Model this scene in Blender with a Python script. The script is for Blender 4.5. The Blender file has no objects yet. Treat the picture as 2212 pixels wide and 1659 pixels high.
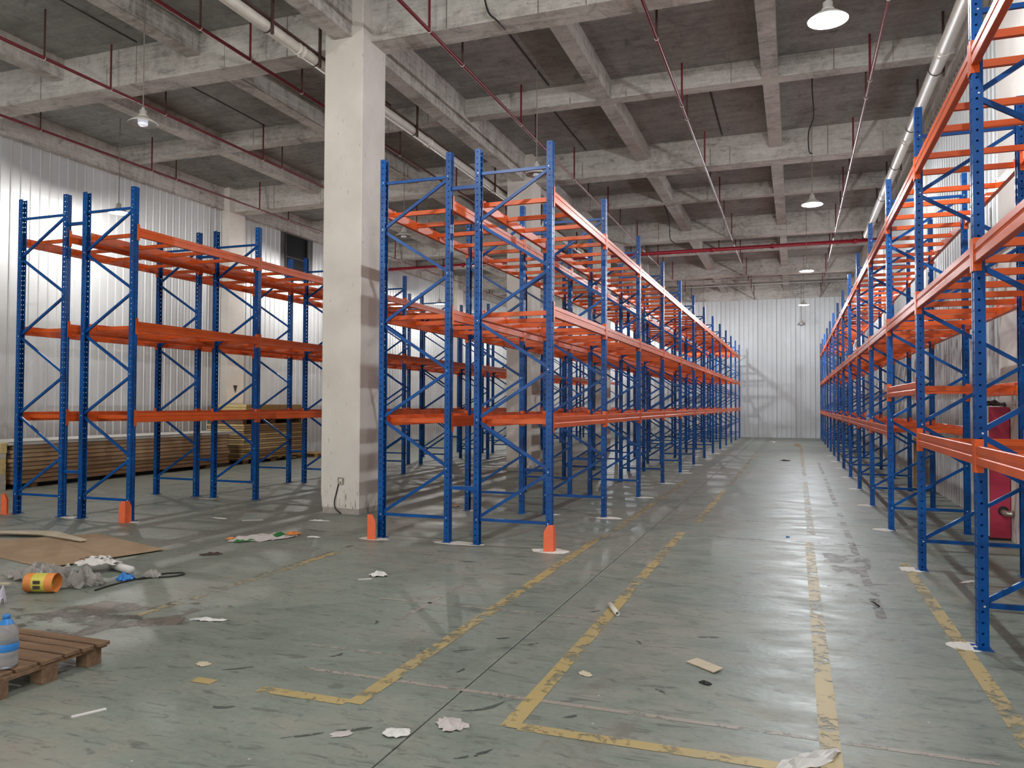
import bpy, math, random
from mathutils import Vector, Matrix
random.seed(7)
sc = bpy.context.scene
COL = sc.collection

# ------------------------------------------------------------------ camera
YAW, PITCH, ROLL = 0.3465, 0.0257, 0.0039
CAM_H = 1.6917
cam_d = bpy.data.cameras.new('camera'); cam = bpy.data.objects.new('camera', cam_d); COL.objects.link(cam)
cam_d.sensor_width = 36.0
cam_d.lens = 36.0 * 1694.26 / 2212.0
cam_d.clip_end = 300
fwd = Vector((-math.sin(YAW) * math.cos(PITCH), math.cos(YAW) * math.cos(PITCH), math.sin(PITCH)))
rgt = Vector((math.cos(YAW), math.sin(YAW), 0)); upv = rgt.cross(fwd)
r2 = rgt * math.cos(ROLL) + upv * math.sin(ROLL); u2 = -rgt * math.sin(ROLL) + upv * math.cos(ROLL)
M = Matrix((r2, u2, -fwd)).transposed().to_4x4(); M.translation = (0, 0, CAM_H)
cam.matrix_world = M
sc.camera = cam

# ------------------------------------------------------------------ world (the hall is open behind the photographer), exposure
w = bpy.data.worlds.new('world'); sc.world = w; w.use_nodes = True
w.node_tree.nodes['Background'].inputs[0].default_value = (1.0, 0.99, 0.97, 1)
w.node_tree.nodes['Background'].inputs[1].default_value = 2.5
vs = sc.view_settings
vs.view_transform = 'Standard'; vs.look = 'None'; vs.gamma = 1.0; vs.use_curve_mapping = False
vs.exposure = 0.38
LAMP_W = 300.0
cy = sc.cycles
cy.use_denoising = True
cy.max_bounces = 5; cy.diffuse_bounces = 3; cy.glossy_bounces = 2; cy.use_adaptive_sampling = True; cy.adaptive_threshold = 0.06; cy.adaptive_min_samples = 16; cy.transmission_bounces = 6; cy.transparent_max_bounces = 16
cy.sample_clamp_indirect = 5.0; cy.use_light_tree = True
cy.caustics_reflective = False; cy.caustics_refractive = False


# ------------------------------------------------------------------ material helpers
def srgb(r, g, b):
    def c(v):
        v /= 255.0
        return v / 12.92 if v <= 0.04045 else ((v + 0.055) / 1.055) ** 2.4
    return (c(r), c(g), c(b), 1)


class NT:
    def __init__(s, name):
        s.m = bpy.data.materials.new(name); s.m.use_nodes = True
        s.t = s.m.node_tree; s.n = s.t.nodes; s.l = s.t.links
        s.b = s.n['Principled BSDF']; s.out = s.n['Material Output']

    def new(s, typ, **kw):
        n = s.n.new(typ)
        for k, v in kw.items():
            setattr(n, k, v)
        return n

    def link(s, a, b):
        s.l.new(a, b)

    def val(s, sock, v):
        if hasattr(v, 'is_output') or isinstance(v, bpy.types.NodeSocket):
            s.l.new(v, sock)
        else:
            sock.default_value = v

    def math(s, op, a, b=0.0, c=0.0):
        n = s.new('ShaderNodeMath', operation=op)
        s.val(n.inputs[0], a); s.val(n.inputs[1], b); s.val(n.inputs[2], c)
        return n.outputs[0]

    def pos(s):
        return s.new('ShaderNodeNewGeometry').outputs['Position']

    def objc(s):
        return s.new('ShaderNodeTexCoord').outputs['Object']

    def mapped(s, co, scale=(1, 1, 1), loc=(0, 0, 0), rot=(0, 0, 0)):
        n = s.new('ShaderNodeMapping')
        s.l.new(co, n.inputs[0]); n.inputs[1].default_value = loc; n.inputs[2].default_value = rot; n.inputs[3].default_value = scale
        return n.outputs[0]

    def noise(s, co, scale, detail=4, rough=0.55, dist=0.0):
        n = s.new('ShaderNodeTexNoise'); s.l.new(co, n.inputs['Vector'])
        n.inputs['Scale'].default_value = scale; n.inputs['Detail'].default_value = detail
        n.inputs['Roughness'].default_value = rough; n.inputs['Distortion'].default_value = dist
        return n.outputs['Fac']

    def ramp(s, fac, stops):
        n = s.new('ShaderNodeValToRGB'); s.l.new(fac, n.inputs[0])
        e = n.color_ramp.elements
        while len(e) < len(stops):
            e.new(0.5)
        for q, (p, c) in zip(e, stops):
            q.position = p
            q.color = c if not isinstance(c, (int, float)) else (c, c, c, 1)
        return n.outputs[0]

    def mix(s, fac, a, b, blend='MIX'):
        n = s.new('ShaderNodeMix', data_type='RGBA', blend_type=blend)
        s.val(n.inputs[0], fac); s.val(n.inputs[6], a); s.val(n.inputs[7], b)
        return n.outputs[2]

    def bump(s, h, strength=0.2, dist=0.01):
        n = s.new('ShaderNodeBump'); s.l.new(h, n.inputs['Height'])
        n.inputs['Strength'].default_value = strength; n.inputs['Distance'].default_value = dist
        s.l.new(n.outputs[0], s.b.inputs['Normal'])

    def set(s, color=None, rough=None, metal=None, spec=None):
        if color is not None:
            s.val(s.b.inputs['Base Color'], color)
        if rough is not None:
            s.val(s.b.inputs['Roughness'], rough)
        if metal is not None:
            s.val(s.b.inputs['Metallic'], metal)
        if spec is not None:
            s.val(s.b.inputs['Specular IOR Level'], spec)
        return s.m

    def cutout(s, mask):
        """mask 1 = open hole"""
        tr = s.new('ShaderNodeBsdfTransparent'); mx = s.new('ShaderNodeMixShader')
        s.l.new(mask, mx.inputs[0]); s.l.new(s.b.outputs[0], mx.inputs[1]); s.l.new(tr.outputs[0], mx.inputs[2])
        s.l.new(mx.outputs[0], s.out.inputs[0])


def simple(name, col, rough=0.5, metal=0.0, var=0.12, scale=8.0, spec=0.5):
    t = NT(name)
    n = t.noise(t.objc(), scale, 3)
    dk = tuple(c * (1 - var) for c in col[:3]) + (1,)
    lt = tuple(min(1, c * (1 + var)) for c in col[:3]) + (1,)
    return t.set(t.ramp(n, [(0.3, dk), (0.7, lt)]), rough, metal, spec)


MAT = {}


def build_materials():
    # blue powder coat, with rows of punched holes for the uprights
    blue = srgb(20, 78, 160)
    t = NT('blue_paint'); n = t.noise(t.pos(), 3.0, 3)
    t.set(t.ramp(n, [(0.3, srgb(0, 60, 122)), (0.7, srgb(0, 84, 160))]), 0.34, 0.0, 0.28)
    MAT['blue'] = t.m
    t = NT('blue_paint_punched'); n = t.noise(t.pos(), 3.0, 3)
    t.set(t.ramp(n, [(0.3, srgb(0, 60, 122)), (0.7, srgb(0, 84, 160))]), 0.34, 0.0, 0.28)
    tc = t.new('ShaderNodeTexCoord')
    sp = t.new('ShaderNodeSeparateXYZ'); t.link(tc.outputs['Object'], sp.inputs[0])
    sn = t.new('ShaderNodeSeparateXYZ'); t.link(tc.outputs['Normal'], sn.inputs[0])
    front = t.math('GREATER_THAN', t.math('ABSOLUTE', sn.outputs[0]), 0.7)
    uf = t.math('SUBTRACT', t.math('ABSOLUTE', sp.outputs[1]), 0.028)
    us = t.math('SUBTRACT', sp.outputs[0], 0.004)
    u = t.math('ADD', t.math('MULTIPLY', uf, front), t.math('MULTIPLY', us, t.math('SUBTRACT', 1.0, front)))
    v = t.math('SUBTRACT', t.math('MODULO', sp.outputs[2], 0.075), 0.0375)
    d2 = t.math('ADD', t.math('MULTIPLY', u, u), t.math('MULTIPLY', v, v))
    hole = t.math('LESS_THAN', d2, 0.0085 ** 2)
    t.cutout(hole)
    MAT['blue_punched'] = t.m
    t = NT('orange_paint'); n = t.noise(t.pos(), 2.5, 3)
    t.set(t.ramp(n, [(0.3, srgb(208, 84, 32)), (0.7, srgb(228, 100, 42))]), 0.36, 0.0, 0.34)
    MAT['orange'] = t.m
    MAT['guard'] = simple('orange_guard_paint', srgb(240, 112, 70), 0.45, 0, 0.05)
    MAT['zinc'] = simple('zinc_bolt', srgb(225, 225, 220), 0.35, 0.4, 0.05)

    # ceiling concrete: board-marked, blotchy
    def concrete(name, a, b, c, rough=0.85, stain_k=0.6):
        t = NT(name); p = t.pos()
        n1 = t.noise(p, 0.7, 6, 0.65, 0.3)
        n2 = t.noise(t.mapped(p, (0.7, 0.7, 14)), 1.6, 5, 0.65)      # board marks on the sides
        n3 = t.noise(p, 9, 5, 0.7)
        n4 = t.noise(t.mapped(p, (0.5, 7, 1)), 1.2, 4, 0.6)          # shuttering strips on soffits
        f = t.math('ADD', t.math('MULTIPLY', n1, 0.34), t.math('ADD', t.math('MULTIPLY', n2, 0.22), t.math('ADD', t.math('MULTIPLY', n3, 0.24), t.math('MULTIPLY', n4, 0.2))))
        col = t.ramp(f, [(0.40, a), (0.5, b), (0.60, c)])
        stain = t.ramp(t.noise(t.mapped(p, (1.3, 1.3, 3.5)), 1.5, 7, 0.72, 0.8), [(0.54, 0.0), (0.68, 1.0)])
        col = t.mix(t.math('MULTIPLY', stain, stain_k), col, tuple(v * 0.55 for v in a[:3]) + (1,))
        pit = t.ramp(t.noise(t.mapped(p, (1, 1, 2)), 24, 2), [(0.69, 0.0), (0.74, 1.0)])
        col = t.mix(t.math('MULTIPLY', pit, 0.6), col, srgb(60, 54, 48))
        t.set(col, rough, 0, 0.25)
        t.bump(t.math('ADD', n2, t.math('MULTIPLY', n3, 0.8)), 0.5, 0.012)
        return t.m
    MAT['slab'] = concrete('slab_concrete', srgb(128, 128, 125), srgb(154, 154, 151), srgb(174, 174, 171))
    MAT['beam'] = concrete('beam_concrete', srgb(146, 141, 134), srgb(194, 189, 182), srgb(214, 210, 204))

    # column plaster with scuffs close to the floor
    t = NT('column_plaster'); p = t.pos()
    n1 = t.noise(p, 1.6, 5); n2 = t.noise(t.mapped(p, (6, 6, 1.0)), 5, 4, 0.65)
    sp = t.new('ShaderNodeSeparateXYZ'); t.link(p, sp.inputs[0])
    low = t.math('SUBTRACT', 1.0, t.math('MULTIPLY', sp.outputs[2], 1.9)); low = t.math('MAXIMUM', low, 0.0)
    scuff = t.ramp(t.math('ADD', n2, t.math('MULTIPLY', low, 0.13)), [(0.66, 0.0), (0.72, 1.0)])
    col = t.ramp(n1, [(0.3, srgb(212, 205, 197)), (0.7, srgb(226, 220, 212))])
    dots = t.ramp(t.noise(p, 9, 2), [(0.77, 0.0), (0.79, 1.0)])
    col = t.mix(t.math('MULTIPLY', scuff, 0.75), col, srgb(95, 88, 82))
    col = t.mix(dots, col, srgb(120, 112, 104))
    t.set(col, 0.75, 0, 0.3); t.bump(n1, 0.15, 0.01)
    MAT['plaster'] = t.m
    MAT['mortar'] = simple('grey_mortar', srgb(168, 160, 152), 0.9, 0, 0.15, 12)

    # painted steel sandwich panel
    t = NT('panel_steel'); p = t.pos()
    n1 = t.noise(t.mapped(p, (1, 1, 0.35)), 1.3, 4)
    t.set(t.ramp(n1, [(0.3, srgb(198, 200, 200)), (0.7, srgb(210, 212, 213))]), t.ramp(t.noise(t.mapped(p, (1, 1, 0.3)), 2, 2), [(0.3, 0.42), (0.7, 0.5)]), 0.12, 0.4)
    MAT['panel'] = t.m
    MAT['panel_joint'] = simple('panel_joint_dark', srgb(96, 96, 96), 0.7)

    # worn green floor coating
    t = NT('floor_coating'); p = t.pos()
    big = t.noise(p, 0.33, 5, 0.6, 0.5)
    med = t.noise(t.mapped(p, (1.0, 2.0, 1)), 1.7, 6, 0.65, 0.4)
    fine = t.noise(p, 22, 4, 0.6)
    f = t.math('ADD', t.math('MULTIPLY', big, 0.55), t.math('MULTIPLY', med, 0.45))
    col = t.ramp(f, [(0.36, srgb(104, 117, 107)), (0.47, srgb(121, 131, 120)), (0.57, srgb(134, 135, 124)), (0.68, srgb(144, 134, 124))])
    col = t.mix(t.math('MULTIPLY', t.ramp(fine, [(0.35, 0.0), (0.75, 1.0)]), 0.22), col, srgb(165, 162, 152))
    st = t.noise(t.mapped(p, (2.2, 6.0, 1), rot=(0, 0, 0.5)), 2.4, 5, 0.62, 0.8)
    scuff = t.ramp(st, [(0.57, 0.0), (0.66, 1.0)])
    col = t.mix(t.math('MULTIPLY', scuff, 0.55), col, srgb(62, 72, 66))
    st2 = t.noise(t.mapped(p, (1.3, 7.0, 1), rot=(0, 0, -0.25)), 3.1, 6, 0.7, 1.2)
    col = t.mix(t.math('MULTIPLY', t.ramp(st2, [(0.54, 0.0), (0.66, 1.0)]), 0.5), col, srgb(84, 86, 78))
    scr = t.noise(t.mapped(p, (9.0, 0.8, 1), rot=(0, 0, 0.9)), 4.0, 5, 0.75, 0.6)
    col = t.mix(t.math('MULTIPLY', t.ramp(scr, [(0.66, 0.0), (0.72, 1.0)]), 0.3), col, srgb(176, 172, 162))
    blot = t.noise(p, 0.8, 6, 0.7, 1.5)
    col = t.mix(t.math('MULTIPLY', t.ramp(blot, [(0.58, 0.0), (0.70, 1.0)]), 0.5), col, srgb(98, 86, 76))
    vor = t.new('ShaderNodeTexVoronoi'); t.link(p, vor.inputs['Vector']); vor.inputs['Scale'].default_value = 5.0
    chip = t.math('LESS_THAN', vor.outputs['Distance'], 0.035)
    col = t.mix(t.math('MULTIPLY', chip, 0.7), col, srgb(205, 202, 192))
    t.set(col, t.ramp(med, [(0.3, 0.34), (0.7, 0.56)]), 0, 0.42)
    t.bump(t.math('ADD', t.math('MULTIPLY', st, 0.7), t.math('MULTIPLY', fine, 0.5)), 0.22, 0.012)
    MAT['floor'] = t.m
    MAT['joint'] = simple('joint_dark', srgb(52, 48, 44), 0.9)

    def worn(name, a, b, keep, sc_=6.0):
        t = NT(name); p = t.pos()
        n = t.noise(p, sc_, 6, 0.68, 0.3); n2 = t.noise(p, 1.1, 3)
        t.set(t.ramp(n2, [(0.35, a), (0.65, b)]), 0.5)
        m = t.ramp(t.math('ADD', t.math('MULTIPLY', n, 0.7), t.math('MULTIPLY', n2, 0.3)), [(keep, 0.0), (keep + 0.07, 1.0)])
        t.cutout(m)
        return t.m
    MAT['yellow'] = worn('worn_yellow_paint', srgb(178, 156, 100), srgb(164, 148, 110), 0.505, 9.0)
    MAT['yellow_faint'] = worn('faded_yellow_paint', srgb(166, 148, 108), srgb(152, 142, 114), 0.465, 9.0)
    MAT['pale'] = worn('pale_filler', srgb(150, 140, 130), srgb(158, 150, 140), 0.5, 11.0)
    MAT['brown_stain'] = worn('brown_stain_streak', srgb(116, 108, 98), srgb(106, 100, 92), 0.43, 2.0)
    MAT['dark_stain'] = worn('dark_stain_patch', srgb(92, 86, 78), srgb(84, 80, 72), 0.44, 3.5)
    MAT['dark_scuff'] = worn('black_rubber_scuff', srgb(74, 80, 74), srgb(64, 70, 65), 0.5, 24.0)
    MAT['dust'] = simple('white_drill_dust', srgb(222, 216, 206), 0.95, 0, 0.08, 30)

    MAT['red_pipe'] = simple('dark_red_pipe_paint', srgb(112, 34, 42), 0.38, 0, 0.12)
    MAT['red_main'] = simple('red_main_paint', srgb(150, 26, 44), 0.32, 0, 0.1)
    MAT['rust'] = simple('hanger_strip', srgb(72, 46, 42), 0.7, 0, 0.2)
    MAT['pvc'] = simple('white_pvc', srgb(214, 208, 198), 0.4, 0, 0.06)
    MAT['black'] = simple('black_rubber', srgb(24, 23, 22), 0.6)
    MAT['dark_conduit'] = simple('dark_conduit', srgb(54, 50, 46), 0.6)
    MAT['seam'] = simple('formwork_seam', srgb(122, 115, 106), 0.9)
    MAT['conduit'] = simple('light_conduit', srgb(190, 188, 184), 0.5)
    MAT['cord'] = simple('lamp_cord', srgb(128, 122, 114), 0.6)
    MAT['shade'] = simple('lamp_enamel', srgb(206, 202, 194), 0.4, 0, 0.05)
    MAT['bulb_off'] = simple('bulb_plastic', srgb(226, 230, 240), 0.35, 0, 0.02)
    for nm, c in (('bulb_cool', (0.95, 0.98, 1.0, 1)), ('bulb_warm', (1.0, 0.97, 0.92, 1))):
        t = NT(nm); t.set((0.9, 0.9, 0.9, 1), 0.4)
        t.b.inputs['Emission Color'].default_value = c; t.b.inputs['Emission Strength'].default_value = 60.0
        MAT[nm] = t.m
    t = NT('bulb_off_glow'); t.set(srgb(226, 230, 240), 0.35)
    t.b.inputs['Emission Color'].default_value = (0.85, 0.88, 1.0, 1); t.b.inputs['Emission Strength'].default_value = 0.35  # weak emission added so the unlit bulb looks pale
    MAT['bulb_off_glow'] = t.m

    # wood and boards
    def wood(name, a, b, axis=(1, 12, 12)):
        t = NT(name); p = t.objc()
        n = t.noise(t.mapped(p, axis), 2.2, 5, 0.6, 0.6); n2 = t.noise(p, 3, 3)
        t.set(t.mix(0.35, t.ramp(n, [(0.3, a), (0.7, b)]), t.ramp(n2, [(0.3, a), (0.7, b)])), 0.8, 0, 0.25)
        t.bump(n, 0.3, 0.004)
        return t.m
    MAT['pallet_wood'] = wood('pallet_wood', srgb(96, 74, 58), srgb(148, 118, 92))
    MAT['pallet_tan'] = wood('tan_pallet_wood', srgb(150, 120, 80), srgb(190, 156, 108))
    MAT['film_brown'] = wood('panel_edge_brown', srgb(150, 124, 98), srgb(182, 152, 120), (10, 1, 3))
    MAT['film_tan'] = wood('panel_edge_tan', srgb(168, 142, 108), srgb(196, 170, 134), (10, 1, 3))
    MAT['film_mid'] = wood('panel_edge_mid', srgb(176, 146, 110), srgb(204, 176, 138), (10, 1, 3))
    MAT['film_dark'] = wood('panel_skin_dark', srgb(104, 82, 62), srgb(128, 104, 80), (10, 1, 3))
    MAT['foam'] = wood('foam_yellow', srgb(214, 190, 126), srgb(236, 216, 158), (3, 3, 3))
    MAT['skin_white'] = simple('panel_skin_white', srgb(205, 205, 198), 0.5, 0, 0.05)
    MAT['card'] = simple('cardboard', srgb(166, 140, 112), 0.85, 0, 0.08, 4)
    MAT['card_edge'] = simple('cardboard_light', srgb(198, 184, 160), 0.85, 0, 0.06)
    MAT['paper'] = simple('white_paper', srgb(214, 210, 206), 0.8, 0, 0.06)
    MAT['paper_grey'] = simple('grey_paper', srgb(190, 180, 176), 0.85, 0, 0.08)
    MAT['lilac'] = simple('lilac_white_board', srgb(196, 190, 206), 0.7, 0, 0.06)
    MAT['green_print'] = simple('green_print', srgb(24, 112, 48), 0.5, 0, 0.1)
    MAT['orange_print'] = simple('orange_print', srgb(226, 140, 70), 0.55, 0, 0.06)
    MAT['yellow_print'] = simple('yellow_print', srgb(206, 196, 84), 0.5, 0, 0.08)
    MAT['dark_print'] = simple('dark_print', srgb(66, 52, 44), 0.6)
    MAT['ink'] = simple('black_ink', srgb(40, 38, 40), 0.7)
    MAT['blue_print'] = simple('blue_print', srgb(52, 130, 205), 0.4, 0, 0.1)
    MAT['red_box'] = simple('red_cabinet_paint', srgb(172, 40, 70), 0.45, 0, 0.05)
    MAT['alu'] = simple('aluminium_trim', srgb(206, 206, 202), 0.35, 0.6, 0.05)
    MAT['steel'] = simple('galvanised_steel', srgb(178, 172, 160), 0.3, 0.8, 0.15)
    t = NT('clear_plastic'); t.set((0.85, 0.9, 0.95, 1), 0.18)
    t.b.inputs['Transmission Weight'].default_value = 0.75; t.b.inputs['IOR'].default_value = 1.15
    MAT['clear'] = t.m
    t = NT('plastic_film'); t.set(srgb(176, 170, 164), 0.2, 0, 0.8)
    n = t.noise(t.objc(), 14, 3); t.bump(n, 0.6, 0.01)
    t.cutout(t.ramp(t.noise(t.objc(), 5, 3), [(0.35, 0.25), (0.65, 0.75)]))
    MAT['film'] = t.m
    t = NT('window_glass'); t.set(srgb(16, 18, 22), 0.5, 0, 0.15); MAT['glass'] = t.m


build_materials()


# ------------------------------------------------------------------ mesh helpers
class MB:
    def __init__(s):
        s.v = []; s.f = []

    def add(s, vs_, fs):
        k = len(s.v); s.v += [tuple(p) for p in vs_]; s.f += [tuple(i + k for i in f) for f in fs]
        return s

    def box(s, x0, x1, y0, y1, z0, z1):
        return s.add([(x0, y0, z0), (x1, y0, z0), (x1, y1, z0), (x0, y1, z0), (x0, y0, z1), (x1, y0, z1), (x1, y1, z1), (x0, y1, z1)],
                     [(3, 2, 1, 0), (4, 5, 6, 7), (0, 1, 5, 4), (1, 2, 6, 5), (2, 3, 7, 6), (3, 0, 4, 7)])

    def cbox(s, x0, x1, y0, y1, z0, z1, c=0.004):
        """box with chamfered vertical and top edges"""
        pts = [(x0 + c, y0), (x1 - c, y0), (x1, y0 + c), (x1, y1 - c), (x1 - c, y1), (x0 + c, y1), (x0, y1 - c), (x0, y0 + c)]
        ins = [(min(max(x, x0 + c), x1 - c), min(max(y, y0 + c), y1 - c)) for x, y in pts]
        v = [(x, y, z0) for x, y in pts] + [(x, y, z1 - c) for x, y in pts] + [(x, y, z1) for x, y in ins]
        n = 8
        f = [tuple(range(n - 1, -1, -1))]
        for L in (0, 1):
            f += [(L * n + i, L * n + (i + 1) % n, (L + 1) * n + (i + 1) % n, (L + 1) * n + i) for i in range(n)]
        f.append((2 * n, 2 * n + 1, 2 * n + 2, 2 * n + 3, 2 * n + 4, 2 * n + 5, 2 * n + 6, 2 * n + 7))
        return s.add(v, f)

    def prism(s, poly, axis, a, b):
        """poly in the two other axes (cyclic order), extruded along axis from a to b"""
        def P(u, v, t):
            return {'x': (t, u, v), 'y': (u, t, v), 'z': (u, v, t)}[axis]
        n = len(poly)
        v = [P(u, q, a) for u, q in poly] + [P(u, q, b) for u, q in poly]
        f = [tuple(range(n - 1, -1, -1)), tuple(range(n, 2 * n))] + [(i, (i + 1) % n, n + (i + 1) % n, n + i) for i in range(n)]
        return s.add(v, f)

    def tube(s, path, r, n=10, cap=True):
        path = [Vector(p) for p in path]
        rings = []
        for i, p in enumerate(path):
            d = (path[min(i + 1, len(path) - 1)] - path[max(i - 1, 0)]).normalized()
            a = Vector((0, 0, 1)) if abs(d.z) < 0.9 else Vector((1, 0, 0))
            e1 = d.cross(a).normalized(); e2 = d.cross(e1)
            rr = r[i] if isinstance(r, (list, tuple)) else r
            rings.append([p + e1 * (rr * math.cos(2 * math.pi * k / n)) + e2 * (rr * math.sin(2 * math.pi * k / n)) for k in range(n)])
        v = [q for ring in rings for q in ring]; f = []
        for i in range(len(path) - 1):
            f += [(i * n + k, i * n + (k + 1) % n, (i + 1) * n + (k + 1) % n, (i + 1) * n + k) for k in range(n)]
        if cap:
            f += [tuple(range(n)), tuple(range((len(path) - 1) * n, len(path) * n))]
        return s.add(v, f)

    def lathe(s, prof, n=24, c=(0, 0, 0)):
        v = [(c[0] + r * math.cos(2 * math.pi * k / n), c[1] + r * math.sin(2 * math.pi * k / n), c[2] + z) for r, z in prof for k in range(n)]
        f = []
        for i in range(len(prof) - 1):
            f += [(i * n + k, i * n + (k + 1) % n, (i + 1) * n + (k + 1) % n, (i + 1) * n + k) for k in range(n)]
        return s.add(v, f)

    def mesh(s, name, mat, smooth=False):
        me = bpy.data.meshes.new(name)
        me.from_pydata(s.v, [], s.f)
        me.validate(); me.update()
        import bmesh
        bm = bmesh.new(); bm.from_mesh(me); bmesh.ops.recalc_face_normals(bm, faces=bm.faces); bm.to_mesh(me); bm.free()
        if isinstance(mat, str):
            mat = MAT[mat]
        me.materials.append(mat)
        if smooth:
            me.polygons.foreach_set('use_smooth', [True] * len(me.polygons))
        return me


def put(name, me, parent=None, loc=(0, 0, 0), rz=0.0, rot=None):
    o = bpy.data.objects.new(name, me); COL.objects.link(o)
    if parent is not None:
        o.parent = parent
    o.location = loc; o.rotation_euler = rot if rot else (0, 0, rz)
    return o


def obj(name, mb, mat, parent=None, loc=(0, 0, 0), rz=0.0, smooth=False, rot=None):
    return put(name, mb.mesh(name, mat, smooth), parent, loc, rz, rot)


def tag(o, label, cat, group=None, kind=None):
    o['label'] = label; o['category'] = cat
    if group:
        o['group'] = group
    if kind:
        o['kind'] = kind
    return o


def struct(o, label=None, cat=None):
    o['kind'] = 'structure'
    if label:
        o['label'] = label
    if cat:
        o['category'] = cat
    return o


def empty(name, loc=(0, 0, 0), parent=None, rz=0.0):
    return put(name, None, parent, loc, rz)


ORD = ['first', 'second', 'third', 'fourth', 'fifth', 'sixth', 'seventh', 'eighth', 'ninth', 'tenth', 'eleventh', 'twelfth', 'thirteenth',
       'fourteenth', 'fifteenth', 'sixteenth', 'seventeenth', 'eighteenth', 'nineteenth', 'twentieth']

# ------------------------------------------------------------------ layout numbers
XL, XR = -15.93, 2.62           # inner faces of side walls
YB, YN = 43.2, -14.0            # back wall, open near end
ZS, ZG, ZJ = 8.05, 7.38, 7.67   # slab underside, girder soffit, joist soffit
GIRD = [-5.88, 2.42, 10.72, 19.02, 27.32, 35.62]
MID = [-1.73, 6.63, 14.93, 23.25, 31.55, 39.6]

# ------------------------------------------------------------------ floor
fl = struct(obj('floor', MB().box(XL - 0.2, XR + 0.6, YN, YB + 0.3, -0.15, -0.012), 'joint'), 'worn grey green coated concrete floor of the hall', 'floor')
xs = [XL - 0.2, -11.3, -6.6, -1.86, XR + 0.6]
ys = [YN, -6.0, 2.1, 10.25, 18.2, 26.4, 34.6, YB + 0.3]
for i in range(len(xs) - 1):
    for j in range(len(ys) - 1):
        g = 0.005
        m = MB().cbox(xs[i] + g, xs[i + 1] - g, ys[j] + g, ys[j + 1] - g, -0.03, 0.0, 0.004)
        obj('floor_slab', m, 'floor', fl)


def strip(name, x0, x1, y0, y1, mat, z=0.0022):
    return obj(name, MB().add([(x0, y0, z), (x1, y0, z), (x1, y1, z), (x0, y1, z)], [(0, 1, 2, 3)]), mat, fl)


hw = 0.05
for (x, y0, y1, mt) in ((-2.35, 3.9, 9.7, 'yellow'), (-2.29, 9.7, 18, 'yellow_faint'), (-1.42, 3.9, 10.6, 'yellow'), (-1.33, 11.6, 16.2, 'yellow'),
                        (-1.30, 17, 30, 'yellow_faint'), (0.155, 3.2, 10.4, 'yellow'), (0.19, 11, 18.5, 'yellow_faint'), (0.2, 20, 36, 'yellow_faint'),
                        (1.095, 3.4, 9.4, 'yellow'), (-4.91, 4.9, 7.8, 'yellow_faint')):
    strip('floor_marking', x - hw, x + hw, y0, y1, mt)
strip('floor_marking', -2.99, -2.40, 3.86, 3.95, 'yellow')
strip('floor_marking', -3.47, -3.32, 3.86, 3.94, 'yellow')
strip('floor_marking', -1.37, 0.10, 3.88, 3.97, 'yellow')
for (x0, x1, y0, y1, mt) in ((-3.4, -1.45, 6.06, 6.1, 'pale'), (-3.2, -2.5, 4.73, 4.76, 'pale'), (-3.0, 0.9, 4.29, 4.335, 'pale'), (-5.0, -4.94, 3.0, 8.2, 'brown_stain'),
                             (-2.95, -2.91, 5.5, 7.0, 'pale'), (-0.95, 0.9, 10.36, 10.42, 'brown_stain'), (0.60, 0.68, 6.9, 25, 'brown_stain'),
                             (-1.2, 1.1, 12.0, 12.06, 'pale')):
    strip('floor_streak', x0, x1, y0, y1, mt, 0.0012)


def stain(name, cx, cy_, rx, ry, rot, mat, seed, n=22, bend=0.0):
    rs = random.Random(seed); ca, sa = math.cos(rot), math.sin(rot); v = []
    for k in range(n):
        a = 2 * math.pi * k / n; q = rs.uniform(0.7, 1.15)
        px, py = rx * q * math.cos(a), ry * q * math.sin(a)
        py += bend * (px / rx) ** 2 * rx
        v.append((cx + px * ca - py * sa, cy_ + px * sa + py * ca, 0.0011 + 0.00002 * (seed % 9)))
    return obj(name, MB().add(v + [(cx, cy_, v[0][2])], [(k, (k + 1) % n, n) for k in range(n)]), mat, fl)


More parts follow.
